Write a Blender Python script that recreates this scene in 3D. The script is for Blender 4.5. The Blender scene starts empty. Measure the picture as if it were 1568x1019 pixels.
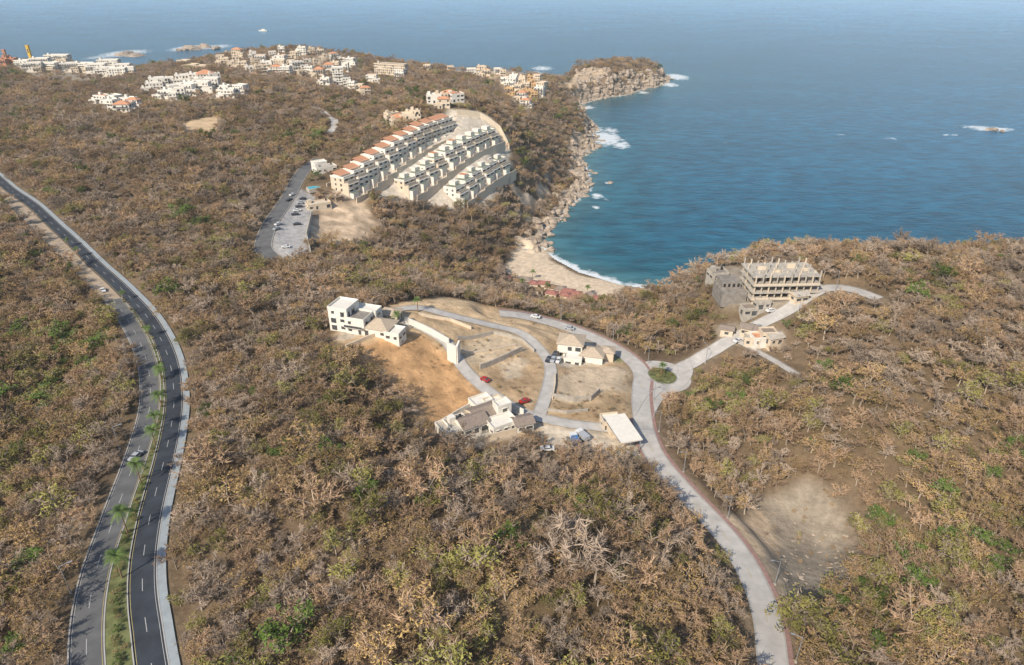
import bpy, math, random
import numpy as np
from mathutils import Vector
random.seed(5); rng=np.random.default_rng(5)
S=bpy.context.scene
# ---------------------------------------------------------------- survey helper (camera station used as survey station)
CZ=180.0; FP=1040.0; PITCH=math.radians(28.7)
cp,sp=math.cos(PITCH),math.sin(PITCH)
def ray(u,v):
    a=(u-784)/FP; b=(509.5-v)/FP
    return np.array([a, cp+b*sp, -sp+b*cp])
def onz(u,v,z):
    d=ray(u,v); t=(z-CZ)/d[2]; return np.array([d[0]*t,d[1]*t])
_tab=rng.random((64,64,12))
def vn(x,y,s,k=0):
    x=np.asarray(x)/s+31.7*k+1000; y=np.asarray(y)/s+17.3*k+1000
    ix=np.floor(x).astype(int); iy=np.floor(y).astype(int); fx=x-ix; fy=y-iy
    fx=fx*fx*(3-2*fx); fy=fy*fy*(3-2*fy); T=_tab[:,:,k%12]
    a=T[ix%64,iy%64]; b=T[(ix+1)%64,iy%64]; c=T[ix%64,(iy+1)%64]; d=T[(ix+1)%64,(iy+1)%64]
    return (a*(1-fx)+b*fx)*(1-fy)+(c*(1-fx)+d*fx)*fy
def segdist(X,Y,poly,closed=False):
    best=np.full(X.shape,1e9); idx=np.zeros(X.shape,int); tt=np.zeros(X.shape)
    n=len(poly)
    for i in range(n if closed else n-1):
        a=poly[i]; b=poly[(i+1)%n]; dx,dy=b[0]-a[0],b[1]-a[1]; L=dx*dx+dy*dy+1e-9
        t=np.clip(((X-a[0])*dx+(Y-a[1])*dy)/L,0,1)
        q=np.hypot(X-a[0]-t*dx,Y-a[1]-t*dy); m=q<best
        best=np.where(m,q,best); idx=np.where(m,i,idx); tt=np.where(m,t,tt)
    return best,idx,tt
def inside(X,Y,poly):
    r=np.zeros(X.shape,bool); n=len(poly)
    for i in range(n):
        x1,y1=poly[i][0],poly[i][1]; x2,y2=poly[(i+1)%n][0],poly[(i+1)%n][1]
        if y1==y2: continue
        c=((y1>Y)!=(y2>Y))&(X<(x2-x1)*(Y-y1)/(y2-y1)+x1); r^=c
    return r
def sdf(X,Y,poly):
    d,_,_=segdist(X,Y,poly,True); return np.where(inside(X,Y,poly),d,-d)
# ---------------------------------------------------------------- coast
coast=[(-6000,1400),(-1500,1290),(-900,1230),(-720,1190),(-620,1150),(-560,1190),(-500,1235),(-420,1255),(-330,1235),(-250,1190),(-180,1160),(-100,1150),(-40,1165),(20,1160),(62,1150),(85,1215),(150,1265),(235,1290)]
coast+=[tuple(onz(u,v,0)) for u,v in [(1020,119),(1018,127),(1000,133),(978,138),(950,146),(915,150),(888,158),(884,178),(903,193),(911,214),(898,232),(880,240),(889,262),(893,281),(881,303),(868,325),(838,347),(824,374),(850,397),(887,417),(950,436),(985,441),(1030,450),(1100,446),(1250,452),(1400,452),(1600,455),(1900,450)]]
coast+=[(900,330),(6000,200),(6000,-3000),(-6000,-3000)]
BE=onz(870,430,0)
def coastd(X,Y):
    d=sdf(X,Y,coast); b=np.hypot(X-BE[0],Y-BE[1])
    k=np.clip((b-50)/40,0,1)
    return d+((vn(X,Y,22,1)-.5)*12+(vn(X,Y,8,2)-.5)*6)*k
# ---------------------------------------------------------------- heights
cpx=[(300,1000,62),(600,1000,64),(900,1000,60),(450,850,64),(700,850,66),(950,850,59),(350,700,60),(550,700,62),(750,730,52),(880,735,46),(450,600,62),(330,600,56),(400,520,56),(500,560,58),
(690,500,51),(760,530,48),(800,570,45),(860,590,43),(900,590,42),(840,640,42),(920,680,41),(1015,580,37.5),(550,495,56),(690,465,51),(640,480,54),(600,520,55),(680,645,43),(745,640,44),
(50,560,44),(100,480,46),(60,700,50),(50,850,54),(20,1000,56),(130,570,40),(100,630,42),
(183,1019,60),(176,900,60),(205,790,59),(236,690,57),(252,610,55),(243,545,54),(215,490,53),(172,440,53),(115,388,54),(65,340,55),(10,294,56),(200,1150,60),
(20,400,57),(200,300,55),(100,250,58),(50,180,55),(300,250,62),(350,330,52),(280,400,50),(400,300,50),(450,180,60),(300,180,66),(200,180,60),(100,125,46),(20,110,44),(250,135,58),(350,92,58),(420,78,64),(480,88,58),(550,112,50),(600,132,48),(520,150,50),(450,130,60),(380,160,60),(560,180,50),(250,108,36),
(485,245,50),(430,320,46),(425,400,42),(460,370,44),(520,345,42),(520,430,44),(600,400,30),(700,400,20),(700,370,22),(650,345,30),(750,340,21),(750,370,13),(750,400,8),(690,340,27),(800,330,10),(800,360,5),(800,300,18),(840,290,8),(860,265,8),(770,312,24),(770,345,16),(780,385,5),(820,300,10),(820,260,22),(850,230,20),(700,440,22),(780,450,9),(850,455,3.5),(900,462,3.5),(770,425,6),(940,462,6),(620,450,44),(560,460,50),
(515,300,50),(600,250,60),(690,195,70),(612,298,42),(755,215,55),(690,308,34),(770,262,40),(800,240,40),(820,200,42),(850,180,30),(780,190,60),(740,180,70),(700,160,64),(650,150,58),(800,150,42),(740,112,44),(790,112,36),(690,110,38),
(900,104,28),(950,104,32),(985,112,24),(860,128,12),(930,125,26),
(1050,455,34),(1000,500,27),(950,485,18),(1090,415,48),(1000,450,20),(1190,445,56),(1280,440,58),(1240,455,55),(1180,490,50),(1125,520,44),(1080,545,40),(1280,392,60),(1400,394,61),(1550,392,61),(1700,394,60),(1450,450,64),(1400,520,60),(1500,600,60),(1300,520,53),(1250,600,48),(1200,560,42),(1100,600,34),(1120,680,34),(1250,690,40),(1350,650,52),(1200,800,33),(1270,840,31),(1300,760,36),(1420,780,46),(1520,750,54),(1400,900,46),(1520,950,54),(1250,960,42),(1300,1000,44),(1600,700,60),(1060,650,34),
(1180,1019,46),(1178,960,46),(1160,900,45),(1125,840,43),(1090,800,42),(1040,745,40),(1005,705,39),(988,670,38.5),(982,630,38),(978,590,37.5),(1000,800,48),(1080,930,51),(1000,1000,56)]
C=[(*onz(u,v,z),z) for u,v,z in cpx]
C+=[(0,0,60),(-200,0,58),(200,0,52),(0,-300,60),(-600,0,55),(600,0,60),(-800,500,55),(700,250,50),(-900,900,45),(-1500,600,40),(1300,100,50),(-1500,-800,50),(1200,-800,50)]
C=np.array(C,float); n=len(C)
def phi(r): return r*r*np.log(r+1e-6)
sc=100.0
A=np.zeros((n+3,n+3)); D=np.hypot(C[:,0][:,None]-C[:,0],C[:,1][:,None]-C[:,1])/sc
A[:n,:n]=phi(D)+np.eye(n)*0.02; A[:n,n]=1; A[:n,n+1]=C[:,0]/sc; A[:n,n+2]=C[:,1]/sc
A[n:,:n]=A[:n,n:].T
W=np.linalg.solve(A,np.concatenate([C[:,2],[0,0,0]]))
def H0(X,Y):
    X=np.asarray(X,float); Y=np.asarray(Y,float); z=W[n]+W[n+1]*X/sc+W[n+2]*Y/sc
    for i in range(n): z=z+W[i]*phi(np.hypot(X-C[i,0],Y-C[i,1])/sc)
    z=np.clip(z,2.5,80); z=z+((vn(X,Y,45,3)-.5)*4.5+(vn(X,Y,16,4)-.5)*1.6)*np.clip((z-4)/12,0,1)
    d=coastd(X,Y); b=np.hypot(X-BE[0],Y-BE[1]); k=np.clip((b-55)/45,0,1)
    cl=np.clip(d,0,None)*(0.75+.9*vn(X,Y,14,5)); be=np.clip(d,0,26)*.11+np.clip(d-26,0,None)*.5
    prof=k*cl+(1-k)*be
    zl=-np.log(np.exp(-z/4)+np.exp(-prof/4))*4+4*math.log(2)*np.exp(-prof/6)
    return np.where(d>0,np.minimum(zl,np.maximum(prof,0)),np.maximum(-25,d*.5))
# ---------------------------------------------------------------- grid
def axis(parts):
    o=[]
    for a,b,s in parts: o+=list(np.arange(a,b,s))
    return np.array(o)
gx=axis([(-6000,-1500,500),(-1500,-900,30),(-900,-280,5),(-280,280,1.6),(280,420,4),(420,900,15),(900,6001,500)])
gy=axis([(-3000,-300,300),(-300,60,15),(60,480,1.6),(480,800,3),(800,1320,4.5),(1320,2000,60),(2000,8001,1000)])
GX,GY=np.meshgrid(gx,gy,indexing='ij'); GZ=H0(GX,GY)
def look(arr,x,y):
    x=np.asarray(x,float); y=np.asarray(y,float)
    i=np.clip(np.searchsorted(gx,x)-1,0,len(gx)-2); j=np.clip(np.searchsorted(gy,y)-1,0,len(gy)-2)
    fx=(x-gx[i])/(gx[i+1]-gx[i]); fy=(y-gy[j])/(gy[j+1]-gy[j])
    return (arr[i,j]*(1-fx)+arr[i+1,j]*fx)*(1-fy)+(arr[i,j+1]*(1-fx)+arr[i+1,j+1]*fx)*fy
TT=np.concatenate([np.arange(40,600,1.0),np.arange(600,1900,2.0)])
def hit(u,v):
    d=ray(u,v); x=d[0]*TT; y=d[1]*TT; z=CZ+d[2]*TT; h=np.maximum(look(GZ,x,y),0)
    m=np.where(z<h)[0]
    if len(m)==0: k=len(TT)-1
    else: k=max(m[0],1)
    a=z[k-1]-h[k-1]; b=h[k]-z[k]; f=a/(a+b+1e-9); t=TT[k-1]+(TT[k]-TT[k-1])*f
    return float(d[0]*t),float(d[1]*t)
def smoothline(pts,it=3,step=2.0):
    p=np.array(pts,float)
    for _ in range(it):
        q=[p[0]]
        for i in range(len(p)-1): q+= [p[i]*.75+p[i+1]*.25,p[i]*.25+p[i+1]*.75]
        q.append(p[-1]); p=np.array(q)
    s=np.concatenate([[0],np.cumsum(np.hypot(*(p[1:]-p[:-1]).T))]); m=max(3,int(s[-1]/step)); t=np.linspace(0,s[-1],m)
    return np.stack([np.interp(t,s,p[:,0]),np.interp(t,s,p[:,1])],1)
def px(l): return [hit(u,v) for u,v in l]
roads={}
def road(k,l,hw,step=2.0,skirt=8): 
    p=smoothline(px(l),3,step); z=look(GZ,p[:,0],p[:,1]); w=8; zp=np.pad(z,w,mode='edge'); z=np.convolve(zp,np.ones(2*w+1)/(2*w+1),'valid')
    roads[k]=(p,z,hw,skirt)
road('hw',[(200,1150),(183,1019),(176,900),(203,790),(235,690),(252,610),(243,545),(215,490),(172,440),(115,388),(65,340),(10,294),(-60,240),(-140,200)],8.2)
road('main',[(1200,1120),(1182,1019),(1178,960),(1160,900),(1125,840),(1090,800),(1040,745),(1005,705),(988,670),(982,630),(980,600),(985,572),(960,545),(915,521),(860,500),(800,485),(765,476)],4.6)
road('ridge',[(592,476),(640,470),(685,482),(745,498),(800,511),(828,538),(846,562),(838,600),(825,638)],2.4)
road('inner',[(618,488),(655,505),(690,530),(705,562),(745,600),(790,628),(825,640),(870,650),(935,657),(978,672)],2.4)
road('east',[(1030,572),(1060,555),(1100,535),(1122,520),(1150,503),(1205,478),(1232,455),(1262,440),(1300,440),(1345,458)],3.6)
road('spur',[(1122,520),(1150,535),(1185,556),(1222,572)],1.8)
road('ring2',[(985,640),(1005,606),(1035,594),(1050,575),(1048,560)],3.0)
road('park',[(488,243),(455,278),(425,325),(404,365),(402,385),(425,402)],4.5)
road('far',[(480,165),(503,178),(516,190),(505,205)],3)
num=np.zeros(GX.shape); den=np.zeros(GX.shape); wm=np.zeros(GX.shape); RD=np.full(GX.shape,999.)
for kk,(p,z,hw,sk) in roads.items():
    x0,x1=p[:,0].min()-25,p[:,0].max()+25; y0,y1=p[:,1].min()-25,p[:,1].max()+25
    i0,i1=np.searchsorted(gx,[x0,x1]); j0,j1=np.searchsorted(gy,[y0,y1]); sl=(slice(i0,i1),slice(j0,j1))
    d,ix,t=segdist(GX[sl],GY[sl],p); zz=z[ix]*(1-t)+z[np.minimum(ix+1,len(z)-1)]*t
    h2=hw+np.where((GY[sl]<130)&(kk=='hw'),2.5,0)
    w=1-np.clip((d-h2-1)/sk,0,1); w=w*w*(3-2*w)
    num[sl]+=w**2*zz; den[sl]+=w**2; wm[sl]=np.maximum(wm[sl],w)
    if kk=='hw':
        t2=p[np.minimum(ix+1,len(p)-1)]-p[ix]; sg=(GX[sl]-p[ix][...,0])*t2[...,1]-(GY[sl]-p[ix][...,1])*t2[...,0]
        mwv=np.interp(GY[sl],[90,125,190,240,262],[5.0,2.8,1.3,1.1,.3]); d=np.where(sg>0,d-(mwv/2+7.0),d-(mwv/2+5.6))+hw
    RD[sl]=np.minimum(RD[sl],d-hw)
land=GZ>0
GZ=np.where((den>1e-6)&land,GZ*(1-wm)+wm*num/np.maximum(den,1e-6),GZ)
# ---------------------------------------------------------------- ground cover patches
fl1=vn(GX,GY,12,6)[...,None]; fl2=vn(GX,GY,30,7)[...,None]
COL=np.array([.17,.122,.08])*(.7+.6*fl1)+np.array([.02,.016,0])*fl2
NT=np.zeros(GX.shape)       # no-tree mask
cd=coastd(GX,GY)
gzx=np.gradient(GZ,gx,axis=0); gzy=np.gradient(GZ,gy,axis=1); slope=np.hypot(gzx,gzy)
HD=(GX>60)&(GY>1000)
rk=np.clip((np.where(HD,15,13)-cd+12*(vn(GX,GY,10,8)-.5))/4,0,1)*(np.hypot(GX-BE[0],GY-BE[1])>38)
rk=np.maximum(rk,np.clip((slope-1.1)*3,0,1)*(cd<32)*(vn(GX,GY,9,3)>.4))
rockc=np.array([.49,.40,.30])*(.45+.95*vn(GX,GY,6,9)[...,None]); rockc=rockc*np.where(HD,.62,1)[...,None]
COL=COL*(1-rk[...,None])+rockc*rk[...,None]; NT=np.maximum(NT,rk)
wet=np.clip((2.4-GZ)/2.0,0,1)*(np.hypot(GX-BE[0],GY-BE[1])>60); COL=COL*(1-.55*wet[...,None])
def patch(l,c,flat=False,soft=1.5,notree=1.0,var=.3,world=None):
    global GZ,COL,NT
    P=world or px(l); P=np.array(P)
    i0,i1=np.searchsorted(gx,[P[:,0].min()-12,P[:,0].max()+12]); j0,j1=np.searchsorted(gy,[P[:,1].min()-12,P[:,1].max()+12]); sl=(slice(i0,i1),slice(j0,j1))
    X,Y=GX[sl],GY[sl]; d=sdf(X,Y,P)+(vn(X,Y,5,10)-.5)*3
    m=np.clip(.5+d/(2*soft),0,1)
    if c is not None: COL[sl]=COL[sl]*(1-m[...,None])+np.array(c)*(1-var/2+var*vn(X,Y,4,11)[...,None])*m[...,None]
    if notree: NT[sl]=np.maximum(NT[sl],m*notree)
    if flat:
        k=d>0
        if k.sum()>5:
            M_=np.stack([X[k],Y[k],np.ones(k.sum())],1); s,_,_,_=np.linalg.lstsq(M_,GZ[sl][k],rcond=None)
            pl=s[0]*.5*(X-X[k].mean())+s[1]*.5*(Y-Y[k].mean())+GZ[sl][k].mean()
            w=np.clip((d+5)/5,0,1)*(1-np.clip(1-RD[sl]/5,0,1)); GZ[sl]=GZ[sl]*(1-w)+pl*w
ORG=(.54,.325,.16); CON=(.56,.51,.43)
patch([(575,482),(680,455),(770,472),(860,494),(950,535),(965,575),(960,610),(985,700),(930,700),(830,684),(790,668),(720,682),(668,660),(650,650),(620,600),(570,562),(510,520),(530,490)],(.53,.385,.235),soft=2)
patch([(545,538),(600,506),(650,512),(690,545),(748,602),(690,640),(655,655),(620,600),(570,562)],ORG,var=.6)
patch([(595,470),(680,458),(760,478),(830,500),(900,530),(880,528),(800,508),(740,494),(680,478),(640,468)],(.66,.48,.29),var=.5)
patch([(700,525),(760,508),(800,520),(815,538),(745,562),(706,560)],(.60,.475,.325),flat=True)
patch([(745,568),(800,540),(832,562),(818,602),(790,614),(752,592)],(.47,.33,.195),var=.6)
patch([(765,560),(800,545),(812,552),(800,575),(772,585)],(.64,.52,.37))
patch([(852,575),(900,560),(962,566),(958,600),(920,600),(905,612),(850,615)],(.57,.455,.32),flat=True)
patch([(838,618),(900,622),(955,605),(960,642),(870,645)],(.42,.30,.175),notree=.7,var=.6)
patch([(820,648),(900,652),(975,665),(985,700),(930,698),(830,680)],(.67,.57,.44),flat=True)
patch([(670,656),(742,613),(802,636),(812,655),(790,664),(720,680)],CON,flat=True)
patch([(845,545),(880,515),(935,525),(950,550),(920,558),(850,560)],(.54,.48,.39),flat=True)
patch([(925,527),(938,527),(956,552),(943,555)],(.13,.21,.055))
patch([(520,520),(590,505),(635,495),(600,478),(525,488)],(.46,.40,.32))
patch([(770,408),(800,368),(828,372),(845,400),(880,420),(955,436),(948,452),(900,456),(850,446),(795,430)],(.68,.55,.40),var=.08)
patch([(765,422),(800,428),(850,442),(905,455),(940,452),(930,468),(890,472),(830,460),(768,440)],(.42,.31,.2),var=.5,notree=.85)
patch([(500,302),(600,225),(690,168),(750,178),(778,215),(784,262),(750,312),(690,322),(620,308),(560,306)],(.63,.55,.44),soft=2.5)
patch([(470,345),(498,312),(560,308),(585,345),(560,372),(520,378),(480,372)],(.59,.45,.31),var=.8,soft=3)
patch([(420,320),(450,285),(478,290),(475,345),(476,388),(430,404),(405,385)],(.40,.39,.38),flat=True,var=.15)
patch([(1108,795),(1165,765),(1235,735),(1290,765),(1310,830),(1330,865),(1260,905),(1200,935),(1165,870)],(.34,.285,.215),var=.4,soft=3)
patch([(1108,795),(1162,783),(1200,835),(1160,855)],(.57,.44,.30))
patch([(275,190),(340,176),(328,210),(285,203)],(.61,.45,.28))
patch([(850,130),(880,112),(905,103),(935,108),(900,130),(870,137)],(.50,.39,.27),soft=4,var=.7)
patch([(680,112),(710,98),(770,96),(830,118),(835,150),(790,160),(760,125)],(.46,.36,.25),notree=.75,soft=4,var=.6)
patch([(1085,425),(1140,410),(1245,430),(1235,455),(1200,478),(1110,482)],(.31,.265,.21),flat=True,soft=2.5)
patch([(1095,500),(1125,490),(1195,510),(1195,532),(1140,530),(1105,522)],(.36,.30,.23))
patch([(335,100),(400,66),(480,70),(560,100),(575,140),(500,132),(440,122),(340,120)],(.27,.21,.145),notree=.5,soft=8)
patch([(230,135),(320,118),(375,140),(360,158),(320,160),(250,160)],(.34,.27,.2),notree=.7,soft=6)
patch([(30,115),(120,88),(205,115),(150,130)],(.34,.29,.22),notree=.75,soft=6)
patch([(150,160),(210,155),(212,178),(160,175)],(.36,.31,.24),notree=.75,soft=5)
patch([(0,88),(30,86),(40,104),(0,106)],(.36,.25,.2),notree=.7,soft=5)
NT=np.maximum(NT,np.clip(1-(RD-1.3)/1.2,0,1)); NT[GZ<2.3]=1
rsh=np.clip(1-RD/1.6,0,1)[...,None]; COL=COL*(1-.5*rsh)+np.array([.30,.24,.165])*.5*rsh
# ---------------------------------------------------------------- materials
def N(nt,t,**k):
    o=nt.nodes.new(t)
    for a,b in k.items(): setattr(o,a,b)
    return o
def mat(name,col,rough=.85,var=.25,scale=.6,spec=.25,bump=0,inst=0,metal=0):
    m=bpy.data.materials.new(name); m.use_nodes=True; nt=m.node_tree; b=nt.nodes['Principled BSDF']
    b.inputs['Roughness'].default_value=rough; b.inputs['Specular IOR Level'].default_value=spec; b.inputs['Metallic'].default_value=metal
    if inst:   # foliage: plain diffuse, tone varies from tree to tree and over the hillside
        nt.nodes.remove(b); b=N(nt,'ShaderNodeBsdfDiffuse'); nt.links.new(b.outputs[0],nt.nodes['Material Output'].inputs['Surface'])
        oi=N(nt,'ShaderNodeObjectInfo'); m2=N(nt,'ShaderNodeMapRange'); m2.inputs[3].default_value=1-inst; m2.inputs[4].default_value=1+inst
        nt.links.new(oi.outputs['Random'],m2.inputs[0])
        no=N(nt,'ShaderNodeTexNoise'); no.inputs['Scale'].default_value=.02; no.inputs['Detail'].default_value=2; nt.links.new(oi.outputs['Location'],no.inputs['Vector'])
        m3=N(nt,'ShaderNodeMapRange'); m3.inputs[1].default_value=.3; m3.inputs[2].default_value=.7; m3.inputs[3].default_value=.78; m3.inputs[4].default_value=1.22; nt.links.new(no.outputs['Fac'],m3.inputs[0])
        mm=N(nt,'ShaderNodeMath',operation='MULTIPLY'); nt.links.new(m3.outputs[0],mm.inputs[0]); nt.links.new(m2.outputs[0],mm.inputs[1])
        vm=N(nt,'ShaderNodeVectorMath',operation='SCALE'); vm.inputs[0].default_value=col[:3]; nt.links.new(mm.outputs[0],vm.inputs['Scale']); nt.links.new(vm.outputs[0],b.inputs['Color']); return m
    g=N(nt,'ShaderNodeNewGeometry'); no=N(nt,'ShaderNodeTexNoise'); no.inputs['Scale'].default_value=scale; no.inputs['Detail'].default_value=5
    nt.links.new(g.outputs['Position'],no.inputs['Vector'])
    mr=N(nt,'ShaderNodeMapRange'); mr.inputs[1].default_value=.25; mr.inputs[2].default_value=.75; mr.inputs[3].default_value=1-var; mr.inputs[4].default_value=1+var
    nt.links.new(no.outputs['Fac'],mr.inputs[0])
    vm=N(nt,'ShaderNodeVectorMath',operation='SCALE'); vm.inputs[0].default_value=col[:3]; nt.links.new(mr.outputs[0],vm.inputs['Scale']); nt.links.new(vm.outputs[0],b.inputs['Base Color'])
    if bump:
        bp=N(nt,'ShaderNodeBump'); bp.inputs['Strength'].default_value=bump; nt.links.new(no.outputs['Fac'],bp.inputs['Height']); nt.links.new(bp.outputs[0],b.inputs['Normal'])
    return m
M=dict(white=mat('white_plaster',(.74,.70,.62),var=.08),cream=mat('cream_plaster',(.64,.54,.41),var=.1),ochre=mat('ochre_plaster',(.58,.39,.20),var=.1),
 pink=mat('terracotta_plaster',(.50,.25,.15),var=.1),tile=mat('orange_roof_tile',(.56,.28,.16),var=.25,scale=1.5),
 gtile=mat('grey_brown_roof_tile',(.27,.22,.18),var=.2,scale=1.5),
 btile=mat('beige_roof_tile',(.48,.39,.29),var=.15,scale=1.5),glass=mat('window_glass',(.075,.08,.085),rough=.15,spec=.6,var=.3),conc=mat('raw_concrete',(.44,.40,.34),var=.25),
 dconc=mat('weathered_concrete',(.26,.235,.205),var=.3),groof=mat('green_roof_terrace',(.19,.22,.16),var=.3),asph=mat('asphalt_dark',(.045,.052,.064),var=.3,scale=.25),
 asphg=mat('asphalt_worn',(.135,.135,.135),var=.25,scale=.25),asptan=mat('road_dusty',(.40,.315,.225),var=.2,scale=.25),rconc=mat('concrete_road',(.48,.455,.42),var=.18,scale=.3),
 brick=mat('red_brick_pavement',(.32,.20,.17),var=.2,scale=1),kerb=mat('kerb_concrete',(.42,.41,.385),var=.12),walk=mat('walkway_concrete',(.33,.37,.39),var=.12),
 line=mat('road_paint_white',(.5,.5,.48),var=.2,scale=2),yel=mat('road_paint_yellow',(.45,.37,.15),var=.2),grass=mat('grass',(.14,.15,.06),var=.6,scale=.5),
 pool=mat('pool_water',(.05,.42,.50),rough=.1,spec=.5,var=.1),metal=mat('galvanised_metal',(.42,.43,.44),rough=.45,metal=.5,var=.1),black=mat('dark_opening',(.03,.03,.03),var=.1),
 rubber=mat('tyre_rubber',(.02,.02,.02),var=.1),red=mat('red_car_paint',(.4,.02,.015),rough=.3,spec=.5,var=.03),wcar=mat('white_car_paint',(.7,.7,.69),rough=.3,spec=.5,var=.03),
 dcar=mat('dark_car_paint',(.04,.045,.06),rough=.3,spec=.5,var=.03),scar=mat('silver_car_paint',(.4,.42,.44),rough=.3,spec=.5,var=.03),blue=mat('blue_tarp',(.05,.17,.38),var=.15),
 rock=mat('coastal_rock',(.36,.295,.23),var=.5,scale=.3,bump=.7),bark=mat('tree_bark',(.37,.305,.24),inst=.3),tw1=mat('bare_twigs_grey',(.35,.275,.21),inst=.34),
 tw2=mat('bare_twigs_brown',(.365,.25,.16),inst=.32),l1=mat('dry_leaves_ochre',(.36,.25,.105),inst=.38),l2=mat('leaves_olive',(.24,.22,.07),inst=.38),
 l3=mat('leaves_green',(.10,.15,.035),inst=.38),palm=mat('palm_fronds',(.12,.18,.05),var=.2),yell=mat('yellow_paint',(.7,.45,.06),var=.05),wood=mat('thatch_palapa',(.25,.17,.10),var=.3),
 rroof=mat('red_sheet_roof',(.33,.15,.12),var=.25))
# ---------------------------------------------------------------- mesh builder
class MB:
    def __init__(s): s.V=[];s.F=[];s.I=[];s.ms=[]
    def mi(s,m):
        if m not in s.ms: s.ms.append(m)
        return s.ms.index(m)
    def poly(s,pts,m):
        k=len(s.V); s.V+= [tuple(p) for p in pts]; s.F.append(tuple(range(k,k+len(pts)))); s.I.append(s.mi(m))
    def box(s,x0,x1,y0,y1,z0,z1,m,top=None):
        k=len(s.V); s.V+=[(x0,y0,z0),(x1,y0,z0),(x1,y1,z0),(x0,y1,z0),(x0,y0,z1),(x1,y0,z1),(x1,y1,z1),(x0,y1,z1)]
        i=s.mi(m); t=s.mi(top) if top else i
        for f,q in (((0,3,2,1),i),((4,5,6,7),t),((0,1,5,4),i),((1,2,6,5),i),((2,3,7,6),i),((3,0,4,7),i)):
            s.F.append(tuple(k+a for a in f)); s.I.append(q)
    def cyl(s,p0,p1,r0,r1,n,m):
        a=Vector(p1)-Vector(p0); q=a.to_track_quat('Z','Y'); k=len(s.V); i=s.mi(m)
        for p,r in ((p0,r0),(p1,r1)):
            for j in range(n):
                t=2*math.pi*j/n; s.V.append(tuple(Vector(p)+q@Vector((r*math.cos(t),r*math.sin(t),0))))
        for j in range(n): s.F.append((k+j,k+(j+1)%n,k+n+(j+1)%n,k+n+j)); s.I.append(i)
        if n>3: s.F.append(tuple(k+n+j for j in range(n))); s.I.append(i)
    def mesh(s,name):
        me=bpy.data.meshes.new(name); me.from_pydata(s.V,[],s.F)
        for m in s.ms: me.materials.append(M[m])
        me.polygons.foreach_set('material_index',s.I); me.update(); return me
    def obj(s,name,loc=(0,0,0),rot=0,parent=None):
        o=bpy.data.objects.new(name,s.mesh(name)); o.location=loc; o.rotation_euler=(0,0,rot); S.collection.objects.link(o)
        if parent: o.parent=parent
        return o
# ---------------------------------------------------------------- terrain
def gridobj(name,ax,ay,Z,attrs,material,smooth=True):
    nx,ny=len(ax),len(ay); X,Y=np.meshgrid(ax,ay,indexing='ij'); co=np.stack([X,Y,Z],-1).reshape(-1,3)
    i=np.arange(nx-1)[:,None]*ny+np.arange(ny-1)[None,:]; F=np.stack([i,i+ny,i+ny+1,i+1],-1).reshape(-1,4)
    me=bpy.data.meshes.new(name); me.vertices.add(len(co)); me.vertices.foreach_set('co',co.ravel())
    me.loops.add(F.size); me.loops.foreach_set('vertex_index',F.ravel().astype(np.int32)); me.polygons.add(len(F))
    me.polygons.foreach_set('loop_start',np.arange(0,F.size,4,dtype=np.int32)); me.update(calc_edges=True)
    me.polygons.foreach_set('use_smooth',np.full(len(F),smooth))
    for k,a in attrs.items():
        if a.ndim==3:
            at=me.attributes.new(k,'FLOAT_COLOR','POINT'); at.data.foreach_set('color',np.concatenate([a.reshape(-1,3),np.ones((nx*ny,1))],1).ravel())
        else:
            at=me.attributes.new(k,'FLOAT','POINT'); at.data.foreach_set('value',a.ravel())
    me.materials.append(material); o=bpy.data.objects.new(name,me); S.collection.objects.link(o); return o
gm=bpy.data.materials.new('ground_soil'); gm.use_nodes=True; nt=gm.node_tree; b=nt.nodes['Principled BSDF']; b.inputs['Roughness'].default_value=.95; b.inputs['Specular IOR Level'].default_value=.1
at=N(nt,'ShaderNodeAttribute',attribute_name='gc'); g=N(nt,'ShaderNodeNewGeometry')
n1=N(nt,'ShaderNodeTexNoise'); n1.inputs['Scale'].default_value=.35; n1.inputs['Detail'].default_value=8; n1.inputs['Roughness'].default_value=.7
nt.links.new(g.outputs['Position'],n1.inputs['Vector']); mr=N(nt,'ShaderNodeMapRange'); mr.inputs[1].default_value=.3; mr.inputs[2].default_value=.7; mr.inputs[3].default_value=.70; mr.inputs[4].default_value=1.26
nt.links.new(n1.outputs['Fac'],mr.inputs[0]); vm=N(nt,'ShaderNodeVectorMath',operation='SCALE'); nt.links.new(at.outputs['Color'],vm.inputs[0]); nt.links.new(mr.outputs[0],vm.inputs['Scale']); nt.links.new(vm.outputs[0],b.inputs['Base Color'])
bp=N(nt,'ShaderNodeBump'); bp.inputs['Strength'].default_value=.6; bp.inputs['Distance'].default_value=1.2; nt.links.new(n1.outputs['Fac'],bp.inputs['Height']); nt.links.new(bp.outputs[0],b.inputs['Normal'])
GZ=GZ+rk*(vn(GX,GY,5,6)-.5)*np.where(HD,9,6)*(GZ>1)
gridobj('terrain_ground',gx,gy,GZ,{'gc':COL},gm)
def G(x,y): return float(look(GZ,x,y))
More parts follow.
